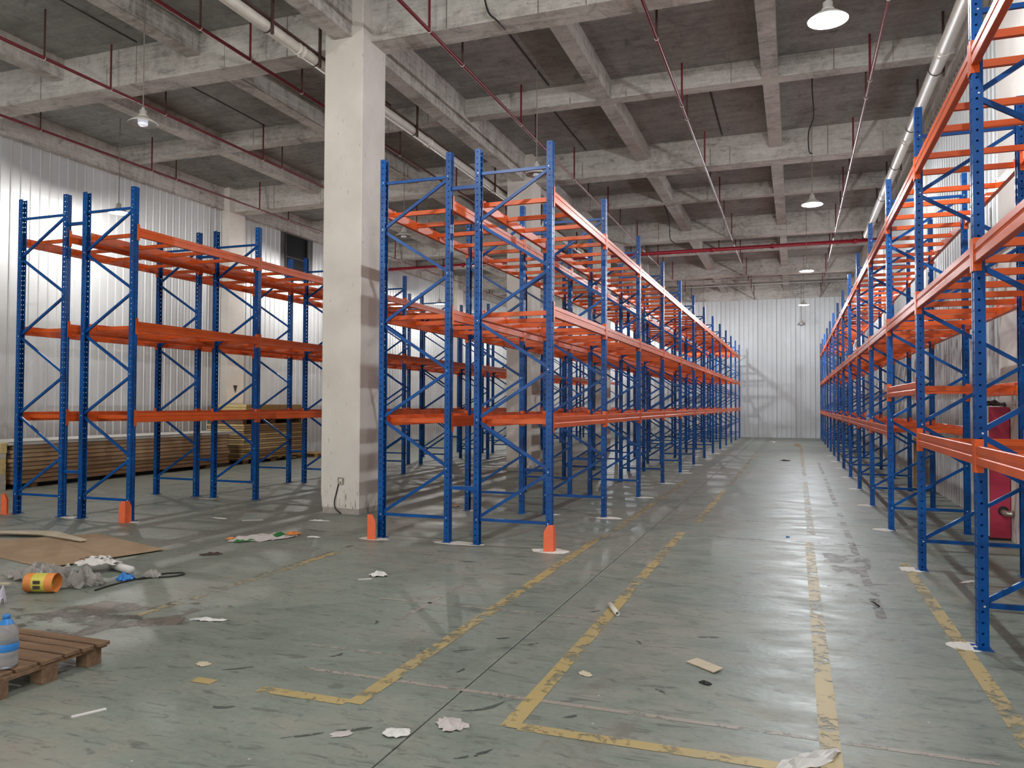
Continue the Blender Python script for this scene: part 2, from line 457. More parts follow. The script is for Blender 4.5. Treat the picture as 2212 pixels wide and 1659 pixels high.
stain('floor_stain', -5.0, 4.95, 1.0, 0.4, 0.35, 'brown_stain', 3)
stain('floor_stain', -5.3, 4.5, 0.8, 0.35, 0.5, 'dark_stain', 4)
stain('floor_stain', 0.42, 7.6, 0.28, 0.5, 0.0, 'brown_stain', 5)
stain('floor_stain', 0.5, 9.3, 0.25, 0.7, 0.0, 'brown_stain', 6)
rsc = random.Random(77)
for k, (x, y_, L, a, bd) in enumerate(((-1.62, 4.1, 0.24, 0.9, 0.25), (-2.0, 4.62, 0.09, 1.4, 0.1), (-2.15, 5.0, 0.14, 0.6, 0.0), (-2.0, 5.35, 0.1, 0.5, 0.1), (-1.75, 5.3, 0.09, 0.8, 0.1),
        (-3.05, 5.4, 0.1, 2.0, 0.2), (-2.9, 4.6, 0.12, 1.2, 0.4), (-1.55, 6.3, 0.1, 0.7, 0.2), (-1.05, 5.6, 0.12, 2.1, 0.1), (-1.15, 4.15, 0.08, 0.8, 0.2), (-1.45, 3.55, 0.22, 0.9, 0.2),
        (-2.15, 3.6, 0.2, 0.6, 0.2), (-2.35, 3.45, 0.25, 0.7, 0.1), (-3.0, 3.6, 0.12, 0.4, 0.2), (-0.75, 4.7, 0.1, 2.4, 0.2), (-0.6, 5.9, 0.15, 0.3, 0.1), (-2.6, 7.4, 0.2, 0.1, 0.1),
        (-3.3, 7.8, 0.25, 0.05, 0.05), (-3.9, 8.0, 0.2, -0.1, 0.1), (-5.9, 8.95, 0.3, 0.0, 0.05), (-5.5, 8.75, 0.35, 0.1, 0.05), (-6.1, 9.0, 0.2, 0.2, 0.1), (0.7, 8.2, 0.25, 0.0, 0.05), (-3.35, 4.15, 0.2, 0.7, 0.1))):
    stain('floor_scuff', x, y_, L * 0.55, 0.012 + 0.008 * rsc.random(), a, 'dark_scuff', 20 + k, 14, bd)

# ------------------------------------------------------------------ ceiling with beams
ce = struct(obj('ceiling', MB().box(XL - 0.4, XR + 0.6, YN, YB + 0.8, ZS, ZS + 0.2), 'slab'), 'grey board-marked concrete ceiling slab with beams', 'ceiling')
XA, XZ = XL - 0.3, XR + 0.5
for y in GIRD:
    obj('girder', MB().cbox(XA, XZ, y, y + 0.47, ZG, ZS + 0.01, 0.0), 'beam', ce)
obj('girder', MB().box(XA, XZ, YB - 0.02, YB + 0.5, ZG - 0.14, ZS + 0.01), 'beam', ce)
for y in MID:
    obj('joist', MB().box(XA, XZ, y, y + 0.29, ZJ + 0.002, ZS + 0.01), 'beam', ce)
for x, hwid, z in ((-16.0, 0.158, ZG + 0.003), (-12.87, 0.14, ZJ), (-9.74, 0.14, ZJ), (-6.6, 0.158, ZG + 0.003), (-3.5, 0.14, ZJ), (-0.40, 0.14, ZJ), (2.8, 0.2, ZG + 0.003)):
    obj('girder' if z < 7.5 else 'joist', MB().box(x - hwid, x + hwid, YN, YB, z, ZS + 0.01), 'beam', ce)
# vertical shuttering seams on the faces turned to the entrance
rsm = random.Random(3)
for y, z0, n in ((10.72, ZG, 13), (19.02, ZG, 13), (27.32, ZG, 10), (14.93, ZJ, 12), (23.25, ZJ, 10)):
    for k in range(n):
        x = -15.2 + 17.5 * (k + rsm.uniform(0.1, 0.9)) / n
        obj('formwork_seam', MB().box(x, x + rsm.choice((0.008, 0.012, 0.016)), y - 0.002, y + 0.01, z0 + 0.004, ZS - rsm.choice((0.0, 0.0, 0.25))), 'seam', ce)
# formwork seams: slim battens left along the slab
for x, y0, y1 in ((-11.4, 11.3, 14.8), (-8.1, 11.4, 14.7), (-4.6, 11.3, 14.8), (-1.6, 15.4, 18.9), (-4.9, 15.4, 18.9), (-8.3, 15.4, 18.8), (-10.9, 8.2, 10.6)):
    obj('formwork_batten', MB().box(x, x + 0.03, y0, y1, ZS - 0.012, ZS + 0.01), 'dark_conduit', ce)
for y in (11.45, 19.75):
    obj('formwork_batten', MB().box(-15.8, 2.4, y, y + 0.06, ZS - 0.02, ZS + 0.01), 'dark_conduit', ce)


# ------------------------------------------------------------------ walls of ribbed steel panels
def panel_mesh(wid=0.94, h=7.4):
    """face toward +X at x=0, ribs proud; runs along Y from 0 to wid"""
    p = wid / 4
    pts = []
    for k in range(4):
        y = k * p
        pts += [(0.0, y + (0.005 if k == 0 else 0.003)), (0.0, y + p - 0.045), (0.022, y + p - 0.033), (0.022, y + p - 0.016), (0.0, y + p - 0.004)]
    pts = pts + [(-0.03, wid - 0.004), (-0.03, 0.004)]
    return MB().prism(pts, 'z', 0.0, h).mesh('wall_panel', 'panel')


PM = panel_mesh()


def short_panel(wid, h, name='wall_panel'):
    return panel_mesh(wid, h)


wl = struct(obj('wall_left', MB().box(XL - 0.3, XL - 0.031, YN, YB, 0, 7.42), 'panel_joint'), 'side wall of pale grey ribbed steel panels behind the wood stacks', 'wall')
wb = struct(obj('wall_back', MB().box(XL - 0.3, XR + 0.4, YB + 0.031, YB + 0.3, 0, 7.3), 'panel_joint'), 'far end wall of silvery ribbed steel panels', 'wall')
wr = struct(obj('wall_right', MB().box(XR + 0.031, XR + 0.3, YN, YB, 0, 7.42), 'panel_joint'), 'side wall of shiny corrugated steel panels behind the single rack', 'wall')
WIN = (21.9, 23.15, 5.9, 7.38)   # dark opening high in the side wall
y = YB - 0.94
short = {}
while y > YN - 0.5:
    if y < WIN[1] - 0.02 and y + 0.94 > WIN[0] + 0.02:
        if 'w' not in short:
            short['w'] = panel_mesh(0.94, WIN[2])
        put('wall_panel', short['w'], wl, (XL, y, 0))
    else:
        put('wall_panel', PM, wl, (XL, y, 0))
    put('wall_panel', PM, wr, (XR, y + 0.94, 0), math.pi)
    y -= 0.94
PMB = panel_mesh(0.94, 7.25)
x = XL + 0.94
while x < XR + 0.5:
    put('wall_panel', PMB, wb, (x - 0.94, YB, 0), -math.pi / 2)
    x += 0.94
wn = struct(empty('window_1', (XL, 22.5, 6.6)), 'dark opening high in the ribbed side wall', 'window')
obj('pane', MB().box(-0.03, -0.022, -0.62, 0.62, -0.7, 0.76), 'glass', wn)
fr = MB().box(-0.03, 0.02, -0.64, -0.6, -0.7, 0.76).box(-0.03, 0.02, 0.6, 0.64, -0.7, 0.76).box(-0.03, 0.02, -0.64, 0.64, -0.73, -0.69)
obj('window_frame', fr, 'dark_conduit', wn)
obj('window_bar', MB().box(-0.035, 0.0, -0.6, 0.6, -0.02, 0.02), 'dark_conduit', wn)


# ------------------------------------------------------------------ columns
def column(x0, x1, y0, y1, label, chipped=False):
    """plastered pillar; upper part steps in where the girders meet it"""
    t = struct(empty('column', ((x0 + x1) / 2, (y0 + y1) / 2, 0)), label, 'column')
    hx, hy = (x1 - x0) / 2, (y1 - y0) / 2
    m = MB()
    rs = random.Random(int(y0 * 10))
    c = 0.012
    ring = [(-hx + c, -hy), (hx - c, -hy), (hx, -hy + c), (hx, hy - c), (hx - c, hy), (-hx + c, hy), (-hx, hy - c), (-hx, -hy + c)]
    lv = [0.085, 0.11, 0.15, 0.22, 0.30, 0.6, 7.4, ZS]
    verts = []
    for z in lv:
        for k, (a, b) in enumerate(ring):
            s = 1.0
            if chipped and z < 0.28:
                s = 1.0 - (0.28 - z) * (0.35 if k in (0, 7) else 0.06) * (0.7 + 0.6 * rs.random())
            verts.append((a * s, b * (1 - (1 - s) * 0.3), z))
    f = []
    for i in range(len(lv) - 1):
        f += [(i * 8 + k, i * 8 + (k + 1) % 8, (i + 1) * 8 + (k + 1) % 8, (i + 1) * 8 + k) for k in range(8)]
    f += [tuple(range(8))]
    m.add(verts, f)
    obj('shaft', m, 'plaster', t)
    obj('plinth', MB().cbox(-hx + 0.03, hx - 0.005, -hy + 0.005, hy - 0.01, 0, 0.1, 0.01), 'mortar', t)
    return t


for k, yf in enumerate(GIRD[1:]):
    nm = ['behind the camera', 'white plastered square column standing before the double racks', 'white column rising through the second rack bays',
          'third white column far down the rack aisle', 'fourth white column close to the end wall'][k]
    column(-6.93, -6.25, yf - 0.25, yf + 0.47, nm if k else 'white plastered column beside the hall entrance', chipped=k in (1, 2))
    cw = column(-16.35, -15.65, yf - 0.25, yf + 0.47, 'white wall column in the ribbed side wall, %s along' % ORD[k])
    if k == 2:
        obj('dark_mark', MB().prism([(0.0, 1.98), (-0.1, 2.22), (0.09, 2.22)], 'x', 0.349, 0.354), 'black', cw)
    # pilasters along the other side wall
    a, b = (10.45, 11.95) if k == 1 else (yf - 0.9, yf + 0.5)
    t = struct(empty('column', (2.72, (a + b) / 2, 0)), 'cream plastered wall pier behind the single rack, %s along' % ORD[k], 'column')
    obj('shaft', MB().cbox(-0.17, 0.15, -(b - a) / 2, (b - a) / 2, 0, 7.39, 0.01), 'plaster', t)

# ------------------------------------------------------------------ pallet racks
BAY = 2.7682; DEP = 0.914; FH = 4.8
BEAM_L = BAY - 0.09


def offset_poly(pts, d):
    """closed outline for an open polyline with thickness d"""
    n = len(pts); inn = []
    for i in range(n):
        p = Vector(pts[i])
        d1 = (p - Vector(pts[i - 1])).normalized() if i else None
        d2 = (Vector(pts[i + 1]) - p).normalized() if i < n - 1 else None
        d1 = d1 or d2; d2 = d2 or d1
        n1 = Vector((-d1.y, d1.x)); n2 = Vector((-d2.y, d2.x))
        b = (n1 + n2).normalized(); k = d / max(0.3, b.dot(n1))
        inn.append(p + b * k)
    return [tuple(p) for p in pts], [tuple(p) for p in inn]


UP = [(-0.035, -0.027), (-0.035, -0.045), (0.035, -0.045), (0.035, -0.014), (0.028, -0.009), (0.028, 0.009), (0.035, 0.014), (0.035, 0.045), (-0.035, 0.045), (-0.035, 0.027)]
o_, i_ = offset_poly(UP, 0.003)


def open_prism(out, inn, z0, z1):
    n = len(out); m = MB()
    v = [(x, y, z0) for x, y in out] + [(x, y, z0) for x, y in inn] + [(x, y, z1) for x, y in out] + [(x, y, z1) for x, y in inn]
    f = []
    for i in range(n - 1):
        f += [(i, i + 1, 2 * n + i + 1, 2 * n + i), (n + i + 1, n + i, 3 * n + i, 3 * n + i + 1), (2 * n + i, 2 * n + i + 1, 3 * n + i + 1, 3 * n + i), (i + 1, i, n + i, n + i + 1)]
    f += [(0, n, 3 * n, 2 * n), (n - 1, 3 * n - 1, 4 * n - 1, 2 * n - 1)]
    m.v = v; m.f = f
    return m


ME = {}
ME['upright'] = open_prism(o_, i_, 0.006, FH).mesh('upright', 'blue_punched')
ME['foot_plate'] = MB().cbox(-0.055, 0.065, -0.075, 0.075, 0, 0.007, 0.002).mesh('foot_plate', 'blue')


def channel(p0, p1, wz=0.036, dy=0.026):
    """C channel between two points of the frame plane (x,z), web facing -Y"""
    a = Vector((p0[0], 0, p0[1])); b = Vector((p1[0], 0, p1[1])); d = (b - a).normalized()
    nrm = Vector((-d.z, 0, d.x)); t = 0.003
    sec = [(-wz / 2, -dy / 2), (wz / 2, -dy / 2), (wz / 2, dy / 2), (wz / 2 - t, dy / 2), (wz / 2 - t, -dy / 2 + t), (-wz / 2 + t, -dy / 2 + t), (-wz / 2 + t, dy / 2), (-wz / 2, dy / 2)]
    v = [a + nrm * u + Vector((0, q, 0)) for u, q in sec] + [b + nrm * u + Vector((0, q, 0)) for u, q in sec]
    n = 8
    return MB().add(v, [(0, 1, 4, 5), (1, 2, 3, 4), (0, 5, 6, 7), (8, 9, 12, 13), (9, 10, 11, 12), (8, 13, 14, 15)] + [(i, (i + 1) % n, n + (i + 1) % n, n + i) for i in range(n)])


hx = DEP / 2
ME['horizontal_brace'] = channel((-hx + 0.0, 0), (hx - 0.0, 0)).mesh('horizontal_brace', 'blue')
ME['diag_up'] = channel((-hx + 0.01, 0.02), (hx - 0.01, 0.58)).mesh('diagonal_brace', 'blue')
ME['diag_dn'] = channel((hx - 0.01, 0.02), (-hx + 0.01, 0.58)).mesh('diagonal_brace', 'blue')
mb = MB()
for sx in (-1, 1):
    for z in ([0.3, 1.5, 2.7, 3.9, 4.5] if sx < 0 else [0.3, 0.9, 2.1, 3.3, 4.5]):
        for yy, dy in ((-0.0455, -0.006), (0.0455, 0.006)):
            c = (sx * (hx - 0.008), yy, z)
            mb.add([(c[0] + 0.009 * math.cos(k * math.pi / 3), yy, z + 0.009 * math.sin(k * math.pi / 3)) for k in range(6)]
                   + [(c[0] + 0.006 * math.cos(k * math.pi / 3), yy + dy, z + 0.006 * math.sin(k * math.pi / 3)) for k in range(6)],
                   [(k, (k + 1) % 6, 6 + (k + 1) % 6, 6 + k) for k in range(6)] + [(6, 7, 8, 9, 10, 11)])
ME['bolting'] = mb.mesh('bolting', 'zinc')
# step beam: outer face at x=0 looking +X, length along Y, top at z=0
BP = [(0, -0.004), (0, -0.048), (-0.006, -0.055), (-0.006, -0.075), (0, -0.082), (0, -0.132), (-0.004, -0.136), (-0.046, -0.136), (-0.05, -0.132), (-0.05, -0.032), (-0.026, -0.03), (-0.026, -0.003), (-0.023, 0), (-0.004, 0)]
ME['beam'] = MB().prism(BP, 'y', -BEAM_L / 2 + 0.004, BEAM_L / 2 - 0.004).mesh('beam', 'orange')
# end connector: L-shaped plate, hooks over the upright that stands beyond +Y
ME['connector'] = MB().box(-0.0005, 0.0035, -0.003, 0.043, -0.19, 0.045).box(-0.052, -0.0005, -0.003, 0.001, -0.19, 0.045).mesh('connector', 'orange')
ME['connector_b'] = MB().box(-0.0005, 0.0035, -0.043, 0.003, -0.19, 0.045).box(-0.052, -0.0005, -0.001, 0.003, -0.19, 0.045).mesh('connector', 'orange')
CB = DEP / 2 + 0.039 - 0.05
ME['crossbar'] = (MB().box(-CB, CB, -0.021, 0.021, -0.092, -0.038).box(-CB - 0.022, -CB + 0.004, -0.026, 0.026, -0.085, -0.012).box(CB - 0.004, CB + 0.022, -0.026, 0.026, -0.085, -0.012)).mesh('crossbar', 'orange')
ME['row_spacer'] = MB().box(-0.165, 0.165, -0.02, 0.02, -0.022, 0.022).box(-0.168, -0.162, -0.03, 0.03, -0.06, 0.06).box(0.162, 0.168, -0.03, 0.03, -0.06, 0.06).mesh('row_spacer', 'blue')


def frame(rack, x, y):
    f = empty('upright_frame', (x, y, 0), rack)
    for s in (-1, 1):
        put('upright', ME['upright'], f, (s * hx, 0, 0), 0 if s > 0 else math.pi)
        put('foot_plate', ME['foot_plate'], f, (s * hx, 0, 0), 0 if s > 0 else math.pi)
    for z in (0.3, 4.5):
        put('horizontal_brace', ME['horizontal_brace'], f, (0, 0, z))
    for k in range(7):
        put('diagonal_brace', ME['diag_up' if k % 2 == 0 else 'diag_dn'], f, (0, 0.004 if k % 2 else -0.004, 0.3 + 0.6 * k))
    b = put('bolting', ME['bolting'], f); b['kind'] = 'stuff'
    return f


def bay(rack, x, y0, levels, rs, bars=True):
    """beams and crossbars of one bay; x centre line of the row, y0 centre of the near upright"""
    for z in levels:
        for s in (-1, 1):
            b = put('beam', ME['beam'], rack, (x + s * (hx + 0.039), y0 + BAY / 2, z), 0 if s > 0 else math.pi)
            put('connector', ME['connector'], b, (0, BEAM_L / 2 - 0.004, 0))
            put('connector', ME['connector_b'], b, (0, -BEAM_L / 2 + 0.004, 0))
        if bars:
            for off in (0.20, 0.95, 1.62, 2.36):
                put('crossbar', ME['crossbar'], rack, (x, y0 + off + rs.uniform(-0.07, 0.07), z))


def rack(name, label, group, rows, y_front, nfr, levels, special=None):
    xm = sum(rows) / len(rows)
    root = tag(empty(name, (xm, y_front, 0)), label, 'rack', group)
    rs = random.Random(int(abs(xm) * 100))
    yc = 0.045
    for x in rows:
        for k in range(nfr):
            frame(root, x - xm, yc + k * BAY)
        for k in range(nfr - 1):
            lv = special.get(k, levels) if special else levels
            bay(root, x - xm, yc + k * BAY, lv, rs)
    if len(rows) == 2:
        for k in range(nfr):
            for z in (0.67, 4.35):
                put('row_spacer', ME['row_spacer'], root, (0, yc + k * BAY, z))
    return root


XC, YC = -2.7072, 8.7651
XLF, YL = -8.9327, 8.6721
XRR, YR = 1.2218, 6.2696
GAP = 0.3891
LV = (1.545, 2.86, 4.22)
rack('pallet_rack', 'blue and orange double-row pallet rack running along the open aisle past the white columns', 'pallet racks', [XC - 1.5 * DEP - GAP, XC - 0.5 * DEP], YC, 13, LV)
rack('pallet_rack', 'blue and orange double-row pallet rack beside the wood panel stacks and ribbed wall', 'pallet racks', [XLF - 1.5 * DEP - GAP, XLF - 0.5 * DEP], YL, 13, LV)
LR = (1.415, 2.83, 4.235)
rack('pallet_rack', 'single-row blue and orange pallet rack against the corrugated wall, one beam raised', 'pallet racks', [XRR + DEP / 2], YR - BAY, 15, LR,
     {2: (1.94, 2.83, 4.235)})

# drill dust around anchored feet
def blob(name, cx, cy, rx, ry, seed, mat, z=0.006, n=18, label=None, cat=None, kind=None, group=None):
    rs = random.Random(seed); m = MB()
    ph = [rs.uniform(0.7, 1.2) for _ in range(n)]
    ph = [(ph[k - 1] + 2 * ph[k] + ph[(k + 1) % n]) / 4 + 0.05 * rs.uniform(-1, 1) for k in range(n)]
    ring0 = [(rx * ph[k] * math.cos(2 * math.pi * k / n), ry * ph[k] * math.sin(2 * math.pi * k / n), 0.0) for k in range(n)]
    ring1 = [(a * 0.6, b * 0.6, z * rs.uniform(0.6, 1.3)) for a, b, _ in ring0]
    m.add(ring0 + ring1 + [(0, 0, z)], [(k, (k + 1) % n, n + (k + 1) % n, n + k) for k in range(n)] + [(n + k, n + (k + 1) % n, 2 * n) for k in range(n)])
    o = obj(name, m, mat, None, (cx, cy, 0.0), 0, True)
    if label:
        tag(o, label, cat, group, kind)
    return o


dspots = [(XC + 0.04, YC - 0.05, 0.24, 0.17), (XC - DEP - 0.2, YC + 0.02, 0.36, 0.12), (XC - 2 * DEP - GAP - 0.06, YC - 0.05, 0.24, 0.13)]
for k in range(1, 10):
    dspots.append((XC + 0.08, YC + k * BAY + 0.02, 0.22, 0.13))
for k in range(0, 9):
    dspots.append((XRR - 0.08, YR + k * BAY + 0.04, 0.15, 0.13))
dspots += [(XC - DEP + 0.05, YC + BAY + 0.05, 0.2, 0.08), (XC - 2 * DEP - GAP, YC + BAY + 0.04, 0.15, 0.08), (XLF + 0.05, YL, 0.14, 0.09), (XLF - DEP - GAP / 2, YL + 0.02, 0.22, 0.08)]
for k, (a, b, c_, d_) in enumerate(dspots):
    blob('drill_dust', a, b, c_, d_, 40 + k, 'dust', 0.007, 18, 'white drilling dust spread on the floor around a blue rack foot', 'dust', 'stuff', 'drill dust at rack feet')


# orange corner guards at the rack ends
def guard(x, y, sx, label):
    """x,y: outer corner; plates run inward"""
    t = tag(empty('corner_guard', (x, y, 0)), label, 'guard', 'orange corner guards')
    w, h, c, th = 0.115, 0.31, 0.045, 0.006
    # front plate in the X direction, chamfered on its inner top corner
    p = [(0, 0.004), (-sx * w, 0.004), (-sx * w, h - 2 * c), (-sx * (w - c), h), (0, h)]
    obj('front_plate', MB().prism(p, 'y', 0, th), 'guard', t)
    p = [(th, 0.004), (w, 0.004), (w, h - 2 * c), (w - c, h), (th, h)]
    obj('side_plate', MB().prism(p, 'x', -sx * th, 0) if sx > 0 else MB().prism(p, 'x', 0, th), 'guard', t)
    obj('floor_plate', MB().box(min(0, -sx * w), max(0, -sx * w), 0.006, w, 0, 0.005), 'guard', t)


guard(XC + 0.10, YC - 0.14, 1, 'orange corner guard at the aisle end of the double rack by the white column')
guard(XC - 2 * DEP - GAP - 0.10, YC - 0.14, -1, 'orange corner guard beside the white column foot')
guard(XLF + 0.10, YL - 0.14, 1, 'orange corner guard on the rack near the cardboard sheet')
guard(XLF - 2 * DEP - GAP - 0.10, YL - 0.14, -1, 'orange corner guard on the rack beside the long panel stack')


# ------------------------------------------------------------------ pendant lamps
ME['shade'] = MB().lathe([(0.212, 0.0), (0.214, 0.006), (0.15, 0.055), (0.09, 0.095), (0.072, 0.105), (0.068, 0.105), (0.086, 0.09), (0.145, 0.05), (0.207, 0.0)] + [(0.212, 0.0)], 28).mesh('shade', 'shade', True)
ME['socket'] = MB().lathe([(0.0, 0.105), (0.072, 0.105), (0.068, 0.125), (0.052, 0.135), (0.052, 0.20), (0.03, 0.21), (0.022, 0.225), (0.022, 0.245), (0.0, 0.25)], 20).mesh('socket', 'shade', True)
bulbp = [(0.0, -0.035), (0.045, -0.033), (0.066, -0.02), (0.072, 0.0), (0.072, 0.06), (0.05, 0.09), (0.03, 0.104), (0.0, 0.104)]
bulb_lit = [(0.0, -0.008), (0.05, -0.006), (0.085, 0.005), (0.1, 0.02), (0.1, 0.035), (0.08, 0.06), (0.05, 0.09), (0.03, 0.104), (0.0, 0.104)]
for k in ('bulb_cool', 'bulb_warm', 'bulb_off_glow', 'bulb_off'):
    ME[k] = MB().lathe(bulb_lit if k in ('bulb_cool', 'bulb_warm') else bulbp, 20).mesh('bulb', k, True)


def lamp(x, y, z, label, bulb, power=0.0, col=(1, 1, 1), top=ZS):
    t = tag(empty('pendant_lamp', (x, y, z)), label, 'lamp', 'pendant lamps')
    put('shade', ME['shade'], t); put('socket', ME['socket'], t); put('bulb', ME[bulb], t)
    obj('cord', MB().tube([(0, 0, 0.24), (0, 0, top - z)], 0.009, 6), 'cord', t)
    if power:
        ld = bpy.data.lights.new('lamp_light', 'POINT'); ld.energy = power; ld.color = col; ld.shadow_soft_size = 0.045
        lo = bpy.data.objects.new('lamp_light', ld); COL.objects.link(lo); lo.parent = t; lo.location = (0, 0, -0.06)
    return t


ZL = 5.93
cool, warm = (0.92, 0.96, 1.0), (1.0, 0.95, 0.87)
for k, yy in enumerate((9.2, 17.65, 26.4, 35.3)):
    lamp(0.36, yy, ZL, '%s lit white pendant lamp counted along the open aisle' % ORD[k], 'bulb_cool', LAMP_W * (1, 1, 1.25, 1.5)[k], cool)
lamp(0.32, 42.4, ZL - 0.1, 'unlit dark pendant lamp hanging before the end wall', 'bulb_off')
lamp(-14.2, 13.4, ZL, 'lit white pendant lamp shining beside the ribbed side wall near the rack end', 'bulb_warm', LAMP_W * 0.85, (1, 0.97, 0.93))
lamp(-14.2, 21.9, ZL, 'lit pendant lamp beside the ribbed side wall above the square panel stack', 'bulb_warm', LAMP_W * 0.85, (1, 0.97, 0.93))
lamp(-14.2, 30.2, ZL, 'lit pendant lamp beside the ribbed side wall behind the white columns', 'bulb_warm', LAMP_W * 0.85, (1, 0.97, 0.93))
lamp(-14.2, 38.6, ZL, 'lit pendant lamp beside the ribbed side wall close to the end wall', 'bulb_warm', LAMP_W * 0.85, (1, 0.97, 0.93))
lamp(-4.0, 37.5, 5.35, 'small lit pendant lamp behind the far end of the aisle rack', 'bulb_cool', LAMP_W * 0.9, cool)
lamp(-9.0, 41.5, 5.75, 'small lit pendant lamp seen between the two double racks', 'bulb_cool', LAMP_W, cool)
lamp(-9.3, 9.2, ZL, 'pendant lamp with unlit bulb given a faint pale glow under the bright concrete girder', 'bulb_off_glow')
lamp(-4.47, 13.68, ZL, 'unlit pendant lamp with wide enamel shade behind the rack top', 'bulb_off')
lamp(-9.3, 17.65, ZL, 'unlit pendant lamp above the aisle between the double racks', 'bulb_off')
# lamps over the entrance area behind the photographer
lamp(0.36, 0.75, ZL, 'lit pendant lamp over the entrance end of the aisle', 'bulb_cool', LAMP_W * 1.5, cool)
lamp(-9.3, 0.75, ZL, 'lit pendant lamp over the entrance beside the side wall', 'bulb_warm', LAMP_W, warm)
lamp(-4.5, 5.0, ZL, 'lit pendant lamp over the entrance floor before the columns', 'bulb_warm', LAMP_W * 0.75, warm)


# ------------------------------------------------------------------ pipes
def sprinkler(x, label):
    t = tag(empty('sprinkler_pipe', (x, 0, 7.25)), label, 'pipe', 'sprinkler pipes')
    obj('pipe', MB().tube([(0, YN, 0), (0, YB - 0.15, 0)], 0.028, 8), 'red_pipe', t, smooth=True)
    hm = MB().box(-0.018, 0.018, -0.004, 0.004, 0.02, ZS - 7.25).mesh('hanger', 'red_pipe')
    hm2 = MB().box(-0.018, 0.018, -0.004, 0.004, 0.02, ZS - 7.25).mesh('hanger', 'rust')
    cm = MB().tube([(0.033 * math.cos(a), 0, 0.033 * math.sin(a)) for a in [math.pi + k * math.pi / 8 for k in range(9)]], 0.006, 6).mesh('clip', 'pvc')
    ly = [3.3, 7.4, 9.3, 10.45, 11.7, 14.65, 15.45, 18.6, 19.9, 22.4, 23.9, 26.7, 28.6, 31.1, 32.3, 35.2, 36.6, 39.3, 41.8]
    for k, yy in enumerate(ly):
        rs = random.Random(int(x * 50) + k)
        q = yy + rs.uniform(-0.12, 0.12)
        if any(g - 0.05 < q < g + 0.52 for g in GIRD):
            q = yy - 0.6
        h = put('hanger', hm if k % 2 else hm2, t, (0, q, 0)); put('clip', cm, h, (0, 0, 0))
    return t


for k, x in enumerate((-14.45, -11.38, -8.27, -5.1, -1.95, 1.23)):
    sprinkler(x, '%s thin dark red sprinkler pipe under the ceiling, counting from the panel stacks' % ORD[k])

t = tag(empty('fire_main_pipe', (0, 28.1, 7.125)), 'thick bright red pipe crossing the hall under the ceiling beams', 'pipe')
obj('pipe', MB().tube([(XL + 0.05, 0, 0), (XR - 0.05, 0, 0)], 0.065, 12), 'red_main', t, smooth=True)
for x in (-12.2, -8.9, -5.8, -2.7, -0.7, 1.9):
    obj('coupling', MB().tube([(x - 0.06, 0, 0), (x + 0.06, 0, 0)], 0.085, 12), 'red_main', t, smooth=True)
    obj('hanger', MB().box(x + 0.2, x + 0.24, -0.005, 0.005, 0.06, ZS - 7.125), 'rust', t)
for k, (yy, zz) in enumerate(((38.0, 7.6), (39.9, 7.58))):
    tag(obj('cable_conduit', MB().tube([(-6.35, yy, zz), (2.5, yy, zz)], 0.03, 8), 'conduit', smooth=True), 'slim pale conduit crossing below the far joists, %s from the front' % ORD[k], 'conduit', 'pale conduits')


def drain(x, z, r, y0, y1, label, couplings, straps):
    t = tag(empty('drain_pipe', (x, 0, z)), label, 'pipe', 'white drain pipes')
    obj('pipe', MB().tube([(0, y0, 0), (0, y1, 0)], r, 18), 'pvc', t, smooth=True)
    for c in couplings:
        obj('coupling', MB().lathe([(r, -0.08), (r + 0.012, -0.075), (r + 0.012, -0.05), (r + 0.006, -0.045), (r + 0.006, 0.045), (r + 0.012, 0.05), (r + 0.012, 0.075), (r, 0.08)], 18), 'pvc', t, (0, c, 0), 0, True, rot=(math.pi / 2, 0, 0))
    for c in straps:
        s = obj('strap', MB().lathe([(r + 0.002, -0.012), (r + 0.007, -0.01), (r + 0.007, 0.01), (r + 0.002, 0.012)], 18), 'black', t, (0, c, 0), 0, True, rot=(math.pi / 2, 0, 0))
        obj('hanger', MB().box(r - 0.005, r + 0.03, c - 0.02, c + 0.02, -0.12, ZS - z), 'rust', t)
    obj('support_bar', MB().box(r * 0.55, r * 0.55 + 0.03, y0, y1, r * 0.9, r * 0.9 + 0.035), 'rust', t)
    return t


drain(-7.14, 7.12, 0.085, YN, 27.75, 'thick white plastic drain pipe passing beside the front white column', [4.2, 10.1, 14.6, 18.4, 22.6, 26.9], [3.5, 9.3, 10.5, 13.9, 18.2, 22.0, 26.0])
drain(2.16, 7.12, 0.1, YN, 27.2, 'thick white plastic drain pipe above the single rack', [9.0, 13.4, 17.6, 22.0], [8.6, 11.3, 14.1, 16.9, 19.5, 22.4, 25.0])

# loose black cables on the ceiling
def cable(pts, r, label, mat='black'):
    # smooth through points
    P = [Vector(p) for p in pts]; out = []
    for i in range(len(P) - 1):
        p0, p1, p2, p3 = P[max(i - 1, 0)], P[i], P[i + 1], P[min(i + 2, len(P) - 1)]
        for k in range(6):
            s = k / 6
            out.append(0.5 * ((2 * p1) + (p2 - p0) * s + (2 * p0 - 5 * p1 + 4 * p2 - p3) * s * s + (3 * p1 - 3 * p2 + p3 - p0) * s ** 3))
    out.append(P[-1])
    return tag(obj('cable', MB().tube(out, r, 6), mat, smooth=True), label, 'cable')


